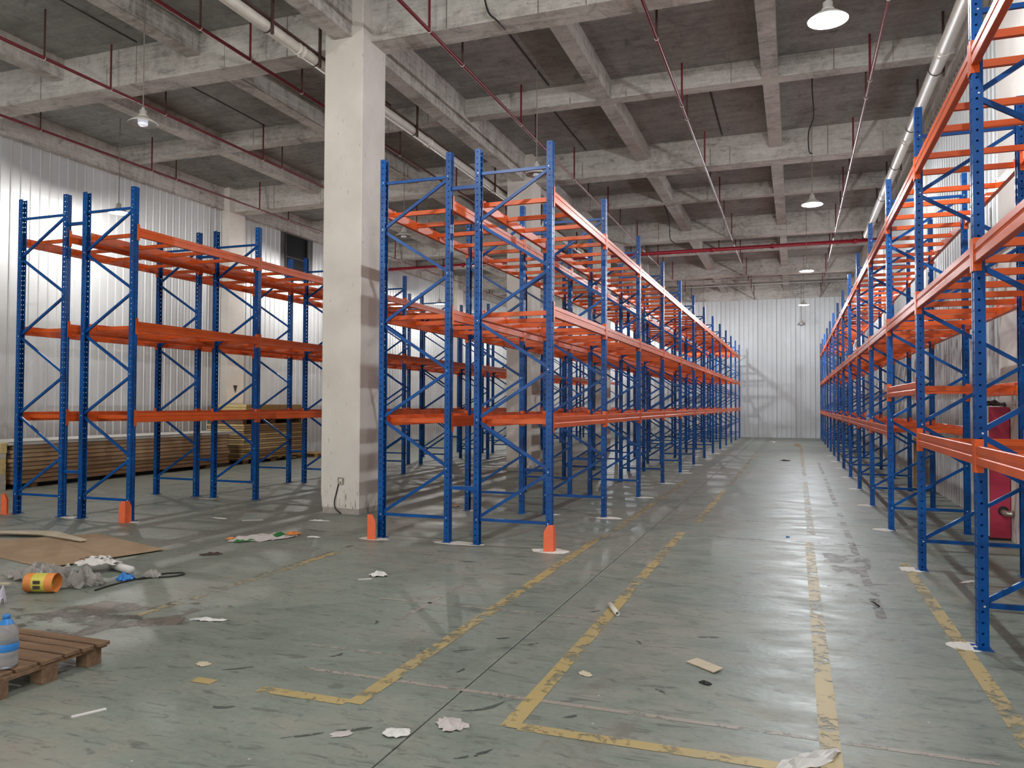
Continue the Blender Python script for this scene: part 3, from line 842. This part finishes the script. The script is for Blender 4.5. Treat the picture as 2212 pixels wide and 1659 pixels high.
cable([(-4.32, 10.68, 8.02), (-4.32, 10.69, 7.75), (-4.25, 10.69, 7.5), (-4.12, 10.69, 7.36), (-4.1, 11.0, 7.36)], 0.012, 'short black cable hanging down the face of the first concrete girder')
cable([(0.33, 15.6, 8.04), (0.33, 15.6, 7.6), (0.35, 15.6, 7.1), (0.26, 15.6, 6.8), (0.27, 15.6, 6.45), (0.33, 15.6, 6.4)], 0.012, 'black cable dangling from the ceiling above the aisle between two lit lamps')
cable([(-3.9, 23.8, 8.03), (-3.75, 24.3, 7.8), (-3.68, 24.6, 7.4), (-3.66, 24.7, 6.9), (-3.5, 24.8, 6.75)], 0.014, 'black cable looping down behind the rack top from a far joist')

# ------------------------------------------------------------------ things on the front column
YF = 10.47
t = tag(empty('power_socket', (-6.565, YF, 0.505)), 'small grey wall socket low on the front white column', 'socket')
obj('box', MB().cbox(-0.05, 0.05, -0.022, 0.0, -0.05, 0.05, 0.004), 'steel', t)
obj('face', MB().cbox(-0.022, 0.032, -0.027, -0.02, -0.032, 0.036, 0.003), 'pvc', t)
obj('socket_hole', MB().box(-0.006, 0.014, -0.0285, -0.026, -0.028, -0.01), 'black', t)
cable([(-6.6, YF - 0.012, 0.46), (-6.63, YF - 0.02, 0.34), (-6.66, YF - 0.03, 0.18), (-6.64, YF - 0.03, 0.08), (-6.53, YF - 0.05, 0.012)], 0.009, 'dark cable running from the column socket down to the floor')

# ------------------------------------------------------------------ red hydrant cabinet with pipe
t = tag(empty('hydrant_cabinet', (2.43, 11.75, 0)), 'tall crimson fire hydrant cabinet on the floor behind the single rack', 'cabinet')
obj('body', MB().cbox(-0.12, 0.11, -0.32, 0.32, 0.03, 1.68, 0.004), 'red_box', t)
obj('door', MB().cbox(-0.135, -0.12, -0.3, 0.3, 0.08, 1.66, 0.003), 'glass', t)
obj('door_frame', MB().box(-0.165, -0.122, -0.325, -0.29, 0.05, 1.69).box(-0.165, -0.122, 0.29, 0.325, 0.05, 1.69).box(-0.165, -0.122, -0.29, 0.29, 0.05, 0.09).box(-0.165, -0.122, -0.29, 0.29, 1.65, 1.69), 'alu', t)
obj('base', MB().box(-0.11, 0.1, -0.3, 0.3, 0, 0.035), 'black', t)
obj('pipe_hole', MB().tube([(0.03, -0.326, 0.37), (0.03, -0.318, 0.37)], 0.062, 18), 'black', t)
obj('elbow_pipe', MB().tube([(0.03, -0.30, 0.36), (0.03, -0.36, 0.355), (0.038, -0.40, 0.35), (0.065, -0.425, 0.35), (0.10, -0.43, 0.35), (0.115, -0.43, 0.35)], 0.038, 14), 'steel', t, smooth=True)
obj('pipe_flange', MB().tube([(0.085, -0.43, 0.35), (0.10, -0.43, 0.35)], 0.046, 14), 'steel', t, smooth=True)


# ------------------------------------------------------------------ stacks of wall panels
def panel_piece(name, x0, x1, y0, y1, z0, h, core, side, label, group, rs):
    """sandwich board: foam core with two thin skins"""
    t = tag(empty(name, ((x0 + x1) / 2, (y0 + y1) / 2, z0)), label, 'panel', group)
    a, b = (x1 - x0) / 2, (y1 - y0) / 2
    sk = 0.008
    m = MB()
    n = 10
    # aisle edge of the core slightly wavy
    prof = [(a - 0.006 + rs.uniform(-0.01, 0.005), -b + 2 * b * k / n) for k in range(n + 1)]
    poly = [(-a, b), (-a, -b)] + prof
    obj('core', m.prism(poly, 'z', sk, h - sk), core, t)
    obj('skin', MB().box(-a - 0.003, a + 0.004, -b - 0.003, b + 0.003, 0.0, sk), side, t)
    obj('skin', MB().box(-a - 0.003, a + 0.004, -b - 0.003, b + 0.003, h - sk, h - 0.0005), side, t)
    return t


rs = random.Random(5)
z = 0.09
for k in range(3):
    tag(obj('timber_bearer', MB().cbox(-0.5, 0.5, -0.05, 0.05, 0, 0.09, 0.005), 'pallet_wood', None, (-14.85, 11.6 + 2.5 * k, 0)), 'dark timber bearer under the long panel stack, %s from the front' % ORD[k], 'bearer', 'bearers under the long stack')
N1 = 9
for k in range(N1):
    dx, dy = rs.uniform(-0.03, 0.02), rs.uniform(-0.05, 0.05)
    panel_piece('wall_board', -15.4 + dx, -14.3 + dx, 11.05 + dy, 17.25 + dy, z, 0.0845, ('film_brown', 'film_tan', 'film_mid')[(k * 2 + k // 3) % 3], 'film_dark', '%s brown-edged sandwich panel counted up from the floor in the long stack' % ORD[k], 'panels in the long stack', rs)
    z += 0.085
panel_piece('wall_board', -15.45, -14.27, 10.95, 17.6, z, 0.07, 'skin_white', 'skin_white', 'white steel-faced panel lying on top of the long stack', 'panels in the long stack', rs)
# end faces toward the camera are paler: foam and white sheets alternate in short offcuts set against the near end
zz = 0.0
for k in range(9):
    hgt = (0.10, 0.1, 0.11, 0.1, 0.1, 0.1, 0.1, 0.1, 0.1)[k]
    wht = k in (0, 1, 2, 6)
    t = tag(empty('panel_offcut', (-14.84, 10.86, zz)), '%s short %s panel offcut from the floor in the pile ending the long stack' % (ORD[k], 'white' if wht else 'yellow'), 'panel', 'offcuts at the stack end')
    j = rs.uniform(-0.015, 0.015)
    obj('board', MB().cbox(-0.55 + j, 0.55 + j, -0.07, 0.07, 0, hgt - 0.001, 0.006), 'skin_white' if wht else 'foam', t)
    if wht:
        for q in range(6):
            obj('drill_hole', MB().tube([(-0.4 + q * 0.18 + j, -0.0715, hgt / 2), (-0.4 + q * 0.18 + j, -0.069, hgt / 2)], 0.012, 8), 'black', t)
    else:
        obj('seam', MB().box(-0.545 + j, 0.545 + j, -0.073, -0.06, hgt * 0.48, hgt * 0.55), 'film_tan', t)
    zz += hgt

# square stack on a pallet
t = tag(empty('pallet', (-15.0, 19.3, 0)), 'weathered wooden pallet under the square yellow panel stack', 'pallet')
for k in range(3):
    for q in range(3):
        obj('block', MB().box(-0.62 + k * 0.58, -0.5 + k * 0.58, -1.3 + q * 1.25, -1.2 + q * 1.25, 0.0, 0.09), 'pallet_wood', t)
for k in range(6):
    obj('deck_board', MB().box(-0.65, 0.68, -1.35 + k * 0.5, -1.2 + k * 0.5, 0.09, 0.12), 'pallet_tan', t)
z = 0.12
for k in range(15):
    dx, dy = rs.uniform(-0.03, 0.02), rs.uniform(-0.05, 0.05)
    h = 0.066
    panel_piece('foam_panel', -15.62 + dx, -14.36 + dx, 17.95 + dy * 0.4, 20.85 + dy, z, h - 0.001, ('foam', 'film_mid', 'foam', 'film_tan')[k % 4], 'film_dark', '%s foam sandwich panel from the pallet in the square yellow stack' % ORD[k], 'panels in the square stack', rs)
    z += h
t = tag(empty('pallet', (-15.0, 19.38, z)), 'dark spacer pallet between the two tiers of the square stack', 'pallet')
for q in (-1.38, -0.08, 1.22):
    obj('bearer', MB().box(-0.55, 0.55, q, q + 0.15, 0, 0.11), 'pallet_wood', t)
for q in range(6):
    obj('deck_board', MB().box(-0.58 + q * 0.195, -0.41 + q * 0.195, -1.4, 1.4, 0.11, 0.125), 'pallet_wood', t)
z += 0.126
for k in range(6):
    dx, dy = rs.uniform(-0.05, 0.03), rs.uniform(-0.08, 0.08)
    h = 0.07
    panel_piece('foam_panel', -15.6 + dx, -14.4 + dx, 18.1 + dy * 0.3, 20.75 + dy, z, h - 0.001, 'foam', 'film_brown' if k < 4 else 'foam', '%s foam panel in the upper tier of the square yellow stack' % ORD[k], 'panels in the square stack', rs)
    z += h
t = tag(empty('pallet', (-14.6, 21.5, 0)), 'empty yellowish pallet on the floor behind the square panel stack', 'pallet')
for k in range(3):
    obj('block', MB().box(-0.5 + k * 0.45, -0.38 + k * 0.45, -0.4, 0.4, 0, 0.1), 'pallet_tan', t)
for k in range(5):
    obj('deck_board', MB().box(-0.52, 0.54, -0.42 + k * 0.18, -0.3 + k * 0.18, 0.1, 0.125), 'pallet_tan', t)

# ------------------------------------------------------------------ foreground pallet with bottle
t = tag(empty('pallet', (-4.9, 3.6, 0)), 'brown wooden pallet lying in the front corner beside the water bottle', 'pallet')
ang = math.atan2(0.66, -0.10)
ends = [(-4.221, 3.896), (-4.235, 3.80), (-4.262, 3.70), (-4.262, 3.575), (-4.29, 3.40), (-4.27, 3.285)]
yb = [3.96, 3.86, 3.76, 3.64, 3.48, 3.33, 3.16]
dirv = Vector((-0.999, 0.03))
for k in range(6):
    y0 = yb[k + 1] + 0.012; y1 = yb[k] - 0.006
    xe = (-4.20, -4.225, -4.235, -4.24, -4.25, -4.26)[k]
    zt = 0.145 - 0.004 * (k % 2)
    o = obj('deck_board', MB().cbox(-1.15, 0, -(y1 - y0) / 2, (y1 - y0) / 2, -0.022, 0, 0.003), 'pallet_wood', t, (xe + 4.9, (y0 + y1) / 2 - 3.6, zt), rz=random.uniform(-0.012, 0.012))
for xk in (-4.30, -4.82, -5.30):
    obj('stringer', MB().cbox(-0.05, 0.05, -0.42, 0.42, 0.095, 0.12, 0.003), 'pallet_wood', t, (xk + 4.9, -0.04, 0))
    for yk in (3.88, 3.56, 3.24):
        obj('block', MB().cbox(-0.05, 0.05, -0.055, 0.055, 0.0, 0.096, 0.004), 'pallet_wood', t, (xk + 4.9, yk - 3.6, 0))

t = tag(empty('water_bottle', (-4.345, 3.345, 0.146)), 'large clear plastic water bottle with blue label standing on the brown pallet', 'bottle')
bp = [(0.0, 0.004), (0.05, 0.0), (0.062, 0.012), (0.064, 0.05), (0.061, 0.06), (0.064, 0.07), (0.064, 0.095), (0.061, 0.1), (0.061, 0.14), (0.064, 0.145), (0.064, 0.165), (0.06, 0.172), (0.064, 0.18), (0.06, 0.21), (0.045, 0.245), (0.022, 0.272), (0.015, 0.28), (0.015, 0.295)]
obj('body', MB().lathe(bp, 24), 'clear', t, smooth=True)
obj('bottle_label', MB().lathe([(0.0645, 0.1), (0.0655, 0.102), (0.0655, 0.142), (0.0645, 0.144)], 24), 'blue_print', t, smooth=True)
obj('cap', MB().lathe([(0.0, 0.305), (0.017, 0.305), (0.019, 0.3), (0.019, 0.282), (0.0, 0.282)], 18), 'blue_print', t, smooth=True)
obj('shrink_wrap', MB().lathe([(0.0405, 0.252), (0.026, 0.273), (0.021, 0.282)], 18), 'blue_print', t, smooth=True)


# ------------------------------------------------------------------ litter
def sheet(name, poly, th, mat, label, cat, lift=0.0, seed=1, sub=None):
    """flat sheet from an outline in floor coordinates, slightly warped"""
    rs = random.Random(seed)
    cx = sum(p[0] for p in poly) / len(poly); cy_ = sum(p[1] for p in poly) / len(poly)
    n = len(poly)
    zz = [rs.uniform(0, lift) for _ in poly]
    v = [(x - cx, y - cy_, 0.002 + q) for (x, y), q in zip(poly, zz)] + [(x - cx, y - cy_, 0.002 + th + q) for (x, y), q in zip(poly, zz)] + [(0, 0, 0.002), (0, 0, 0.002 + th)]
    f = [(i, (i + 1) % n, n + (i + 1) % n, n + i) for i in range(n)] + [(n + i, n + (i + 1) % n, 2 * n + 1) for i in range(n)] + [((i + 1) % n, i, 2 * n) for i in range(n)]
    o = obj(name, MB().add(v, f), mat, None, (cx, cy_, 0))
    return tag(o, label, cat)


def crumple(name, x, y, w_, d_, h, mat, label, cat, seed, rz=0.0, n=9, th=0.002, parent=None, z=0.0, rag=0.25):
    """crumpled sheet: ragged grid with sharp random folds and a thin body"""
    rs = random.Random(seed)
    v = []; top = []
    hs = [[rs.random() ** 1.6 * h for _ in range(n + 1)] for _ in range(n + 1)]
    for i in range(n + 1):
        for j in range(n + 1):
            u, q = i / n * 2 - 1, j / n * 2 - 1
            e = max(abs(u), abs(q))
            k = 1 + rs.uniform(-rag, rag * 0.4) * (e ** 2)
            px = u * w_ / 2 * k * (1 - 0.25 * q * q) + rs.uniform(-1, 1) * w_ * 0.03; py = q * d_ / 2 * k * (1 - 0.25 * u * u) + rs.uniform(-1, 1) * d_ * 0.03
            top.append((px, py, hs[i][j] * (1 - 0.75 * e ** 2) + 0.004))
    N = (n + 1) ** 2
    v = top + [(a, b, max(0.0008, c - th)) for a, b, c in top]
    f = []
    for i in range(n):
        for j in range(n):
            a = i * (n + 1) + j; q = (a, a + n + 1, a + n + 2, a + 1)
            f.append(q); f.append(tuple(N + k for k in reversed(q)))
    edge = [i * (n + 1) for i in range(n + 1)] + [n * (n + 1) + j for j in range(1, n + 1)] + [i * (n + 1) + n for i in range(n - 1, -1, -1)] + [j for j in range(n - 1, 0, -1)]
    m_ = len(edge)
    f += [(edge[k], edge[(k + 1) % m_], N + edge[(k + 1) % m_], N + edge[k]) for k in range(m_)]
    o = obj(name, MB().add(v, f), mat, parent, (x, y, z), rz)
    if label:
        tag(o, label, cat)
    return o


sheet('cardboard_sheet', [(-9.6, 6.9), (-9.02, 6.95), (-8.42, 7.69), (-6.79, 7.13), (-7.11, 6.05), (-7.42, 6.0), (-8.14, 6.17), (-9.3, 6.5)], 0.007, 'card', 'large flat brown cardboard sheet lying on the floor', 'cardboard', 0.02, 3)
sheet('cardboard_flap', [(-9.6, 7.3), (-8.95, 7.55), (-8.02, 7.18), (-8.05, 7.12), (-9.0, 7.35), (-9.6, 7.1)], 0.012, 'card_edge', 'pale folded cardboard strip lying across the big cardboard sheet', 'cardboard', 0.03, 4).location.z = 0.022

crumple('plastic_film', -6.78, 5.62, 0.85, 0.42, 0.18, 'film', 'crumpled clear plastic film in the litter heap', 'plastic', 11, 0.15, 12)
crumple('plastic_film', -6.2, 5.5, 0.42, 0.3, 0.19, 'film', 'shiny grey plastic bag beside the striped wrapper', 'plastic', 12, 0.6, 12)
t = tag(empty('striped_wrapper', (-6.31, 5.2, 0.086)), 'orange and yellow striped round wrapper lying in the litter heap', 'wrapper')
for (a, b, mt) in ((-0.14, -0.07, 'orange_print'), (-0.07, 0.045, 'yellow_print'), (0.045, 0.12, 'orange_print')):
    obj('band', MB().tube([(a, 0, 0), ((a + b) / 2, 0, 0), (b, 0, 0)], [0.083, 0.084, 0.083], 20, False), mt, t, rz=0.35, smooth=True)
for q in (-0.025, 0.02):
    obj('printed_mark', MB().box(-0.045, 0.015, -0.0865, -0.0825, q - 0.016, q + 0.014), 'dark_print', t, rz=0.35)
p1 = crumple('printed_paper', -6.55, 6.0, 0.42, 0.22, 0.10, 'paper', 'white crumpled paper printed with black lettering on the litter heap', 'paper', 21, 0.5, 8, z=0.08)
for k in range(7):
    obj('printed_mark', MB().box(-0.02, 0.02, -0.008, 0.008, 0.0, 0.004), 'ink', p1, (-0.14 + 0.045 * k, -0.03 + 0.02 * (k % 3), 0.06 + 0.01 * (k % 2)), rz=0.4 * k)
tag(obj('paper_tube', MB().tube([(-6.6, 6.2, 0.042), (-6.36, 6.1, 0.042), (-6.16, 6.04, 0.042)], [0.035, 0.04, 0.038], 12), 'paper', smooth=True), 'rolled white paper sticking out of the litter heap', 'paper')
crumple('blue_wrapper', -6.02, 5.83, 0.18, 0.13, 0.1, 'blue_print', 'blue plastic scrap in the litter heap', 'wrapper', 23, 0.2, 8)
crumple('plastic_film', -5.88, 6.02, 0.2, 0.14, 0.08, 'film', 'small glassy plastic scrap at the edge of the litter heap', 'plastic', 24, 0.1, 8)
for k, (x0, y0, x1, y1) in enumerate(((-7.25, 5.05, -6.75, 5.2), (-7.3, 4.95, -6.7, 5.0))):
    tag(obj('cardboard_strip', MB().prism([(x0, y0), (x1, y1), (x1 - 0.02, y1 + 0.06), (x0 - 0.03, y0 + 0.06)], 'z', 0.03 + 0.05 * k, 0.036 + 0.05 * k), 'card_edge'), '%s pale cardboard strip under the clear plastic film' % ('upper' if k else 'lower'), 'cardboard')
cable([(-5.919, 5.393, 0.008), (-5.945, 5.623, 0.008), (-5.93, 5.843, 0.008), (-5.9, 6.0, 0.008), (-5.86, 6.16, 0.008), (-5.74, 6.25, 0.008), (-5.66, 6.2, 0.008), (-5.70, 6.08, 0.008), (-5.84, 5.98, 0.008), (-5.9, 5.86, 0.008)], 0.007, 'loop of black cord lying beside the litter heap')
o = sheet('white_board', [(-6.9, 4.75), (-6.48, 4.62), (-6.42, 4.85), (-6.55, 4.95), (-6.9, 4.97)], 0.006, 'lilac', 'bent whitish board at the picture edge before the litter heap', 'board', 0.22, 9)
crumple('white_carton', -6.3, 4.72, 0.2, 0.2, 0.24, 'lilac', 'upright crumpled whitish carton beside the bent board', 'carton', 31, 0.3, 5, 0.004)

# printed bag near the front column
t = tag(empty('printed_bag', (-6.28, 8.2, 0)), 'flattened white plastic bag with green and orange print on the floor', 'bag')
crumple('bag_body', 0, 0, 0.86, 0.42, 0.06, 'paper_grey', None, None, 41, 0.9, 11, parent=t, rag=0.12)
crumple('green_print', 0.13, 0.14, 0.22, 0.2, 0.06, 'green_print', None, None, 42, 0.9, 5, parent=t, z=0.022)
crumple('orange_print', 0.22, 0.33, 0.26, 0.16, 0.05, 'orange_print', None, None, 43, 0.7, 5, parent=t, z=0.018)
crumple('green_print', -0.05, -0.27, 0.26, 0.1, 0.03, 'green_print', None, None, 44, 1.0, 5, parent=t, z=0.012)
crumple('orange_print', -0.30, -0.22, 0.12, 0.08, 0.03, 'orange_print', None, None, 45, 1.2, 4, parent=t, z=0.014)

scraps = [
    ('paper_scrap', -3.86, 6.85, 0.2, 0.14, 0.06, 'paper', 'crumpled white tissue scrap on the floor before the double rack', 51),
    ('paper_scrap', -1.715, 3.82, 0.16, 0.2, 0.03, 'paper_grey', 'creased pinkish paper scrap near the dark floor joint', 52),
    ('plastic_scrap', -1.93, 3.62, 0.15, 0.12, 0.04, 'paper', 'white plastic scrap lying right on the dark floor joint', 53),
    ('paper_scrap', -2.19, 3.52, 0.12, 0.07, 0.004, 'paper_grey', 'small flat pale paper piece at the lower floor edge', 54),
    ('paper_scrap', -1.24, 4.82, 0.1, 0.07, 0.025, 'card_edge', 'small tan paper crumb beside the yellow line', 55),
    ('plastic_scrap', 0.05, 4.02, 0.42, 0.12, 0.05, 'paper', 'long torn white plastic bag on the end of the aisle line', 56),
    ('rubber_scrap', -0.52, 4.92, 0.08, 0.06, 0.02, 'black', 'small black rubber scrap in the aisle', 57),
    ('plastic_strip', -4.3, 4.98, 0.3, 0.06, 0.03, 'paper', 'thin twisted white plastic strip before the brown pallet', 58),
    ('paper_scrap', -3.61, 4.14, 0.12, 0.08, 0.006, 'card_edge', 'flat pale cardboard bit between pallet and yellow line', 59),
    ('paper_scrap', -7.95, 9.4, 0.35, 0.06, 0.02, 'paper', 'white plastic strip under the rack beside the front column', 60),
    ('plastic_scrap', -6.45, 9.72, 0.34, 0.06, 0.02, 'paper', 'thin white plastic shred at the foot of the front column', 61),
    ('rubber_scrap', -6.14, 7.15, 0.25, 0.12, 0.03, 'dark_print', 'dark flattened scrap in front of the printed bag', 62),
    ('plastic_scrap', -5.72, 8.5, 0.2, 0.05, 0.02, 'paper', 'bent white straw-like shred beside the printed bag', 63),
    ('bottle_cap', -0.1, 10.7, 0.05, 0.05, 0.03, 'blue_print', 'tiny blue plastic cap lying in the aisle', 64),
    ('paper_scrap', -0.95, 37.5, 0.35, 0.25, 0.08, 'paper', 'crumpled white paper far down the aisle', 65),
    ('cardboard_bit', 0.05, 35.2, 0.3, 0.3, 0.1, 'card', 'brown cardboard bit far down the aisle', 66),
    ('rubber_scrap', -0.3, 25.3, 0.35, 0.2, 0.05, 'dark_print', 'dark curled scrap midway down the aisle', 67),
    ('paper_scrap', -2.9, 12.4, 0.25, 0.08, 0.02, 'paper', 'white scrap under the second bay of the aisle rack', 68),
    ('paper_scrap', -5.6, 13.2, 0.3, 0.12, 0.03, 'paper', 'pale scrap on the floor behind the front column', 69),
    ('paper_scrap', 1.55, 8.6, 0.22, 0.06, 0.02, 'dust', 'white plaster crumbs under the single rack', 70),
    ('cardboard_bit', -5.35, 11.9, 0.3, 0.22, 0.12, 'card', 'small crushed brown carton under the double rack near the column', 71),
]
for (nm, x, y_, a, b, h, mt, lb, sd) in scraps:
    crumple(nm, x, y_, a, b, h, mt, lb, 'scrap', sd, random.Random(sd).uniform(-0.6, 0.9), 7 if a > 0.15 else 5)
sheet('cardboard_bit', [(-0.68, 5.28), (-0.62, 5.36), (-0.44, 5.20), (-0.49, 5.12)], 0.006, 'orange_print', 'flat tan cardboard rectangle lying in the aisle', 'cardboard', 0.01, 72).data.materials[0] = MAT['card_edge']
tag(obj('pvc_offcut', MB().lathe([(0.014, 0), (0.02, 0), (0.02, 0.30), (0.014, 0.30), (0.014, 0)], 14), 'pvc', None, (-1.47, 6.5, 0.0205), 0, True, rot=(math.pi / 2, 0, math.radians(25))), 'short white pipe offcut lying on the yellow line', 'pipe offcut')
for k, (x0, y0, x1, y1) in enumerate(((-7.5, 9.35, -7.25, 9.5), (-3.95, 6.62, -3.85, 6.7), (-3.66, 3.2, -3.58, 3.35), (-9.9, 11.2, -9.6, 11.25))):
    d = Vector((x1 - x0, y1 - y0)).normalized(); nn = Vector((-d.y, d.x)) * 0.012
    tag(obj('plastic_strip', MB().prism([(x0 - nn.x, y0 - nn.y), (x1 - nn.x, y1 - nn.y), (x1 + nn.x, y1 + nn.y), (x0 + nn.x, y0 + nn.y)], 'z', 0.001, 0.008), 'paper'),
        ('slim white strip on the floor left of the column foot', 'short white sliver before the tissue scrap', 'thin white straw at the lower floor edge', 'white stick on the floor between rack and long stack')[k].replace('left of', 'near'), 'scrap')

# ------------------------------------------------------------------ small things on the single rack and wall
t = tag(empty('water_bottle', (1.235, 15.55, 1.416)), 'small clear water bottle left standing on the lowest beam of the single rack', 'bottle')
obj('body', MB().lathe([(0.0, 0.0), (0.03, 0.0), (0.033, 0.01), (0.033, 0.13), (0.028, 0.16), (0.013, 0.195), (0.013, 0.21)], 16), 'clear', t, smooth=True)
obj('bottle_label', MB().lathe([(0.0335, 0.07), (0.034, 0.07), (0.034, 0.11), (0.0335, 0.11)], 16), 'blue_print', t, smooth=True)
obj('cap', MB().lathe([(0.0, 0.23), (0.015, 0.23), (0.015, 0.21), (0.0, 0.21)], 14), 'blue_print', t, smooth=True)
tag(obj('tape_roll', MB().lathe([(0.085, -0.024), (0.13, -0.024), (0.13, 0.024), (0.085, 0.024), (0.085, -0.024)], 24), 'pvc', None, (1.24, 18.1, 2.961), 0, True, rot=(0, math.pi / 2, 0.2)), 'white tape roll standing on the middle beam of the single rack', 'tape roll')
t = tag(empty('pallet', (2.44, 18.0, 0)), 'tan wooden pallet standing on edge against the wall behind the single rack', 'pallet', None)
for k in range(5):
    obj('deck_board', MB().box(-0.09, -0.068, -0.55 + k * 0.24, -0.43 + k * 0.24, 0.0, 1.02), 'pallet_tan', t)
for zc in (0.05, 0.48, 0.92):
    obj('stringer', MB().box(-0.068, 0.03, -0.55, 0.53, zc, zc + 0.09), 'pallet_tan', t)
crumple('plastic_bag', 2.42, 11.75, 0.3, 0.42, 0.09, 'dark_print', 'dark plastic bag lying on top of the crimson cabinet', 'bag', 81, 0.1, 8, z=1.692)
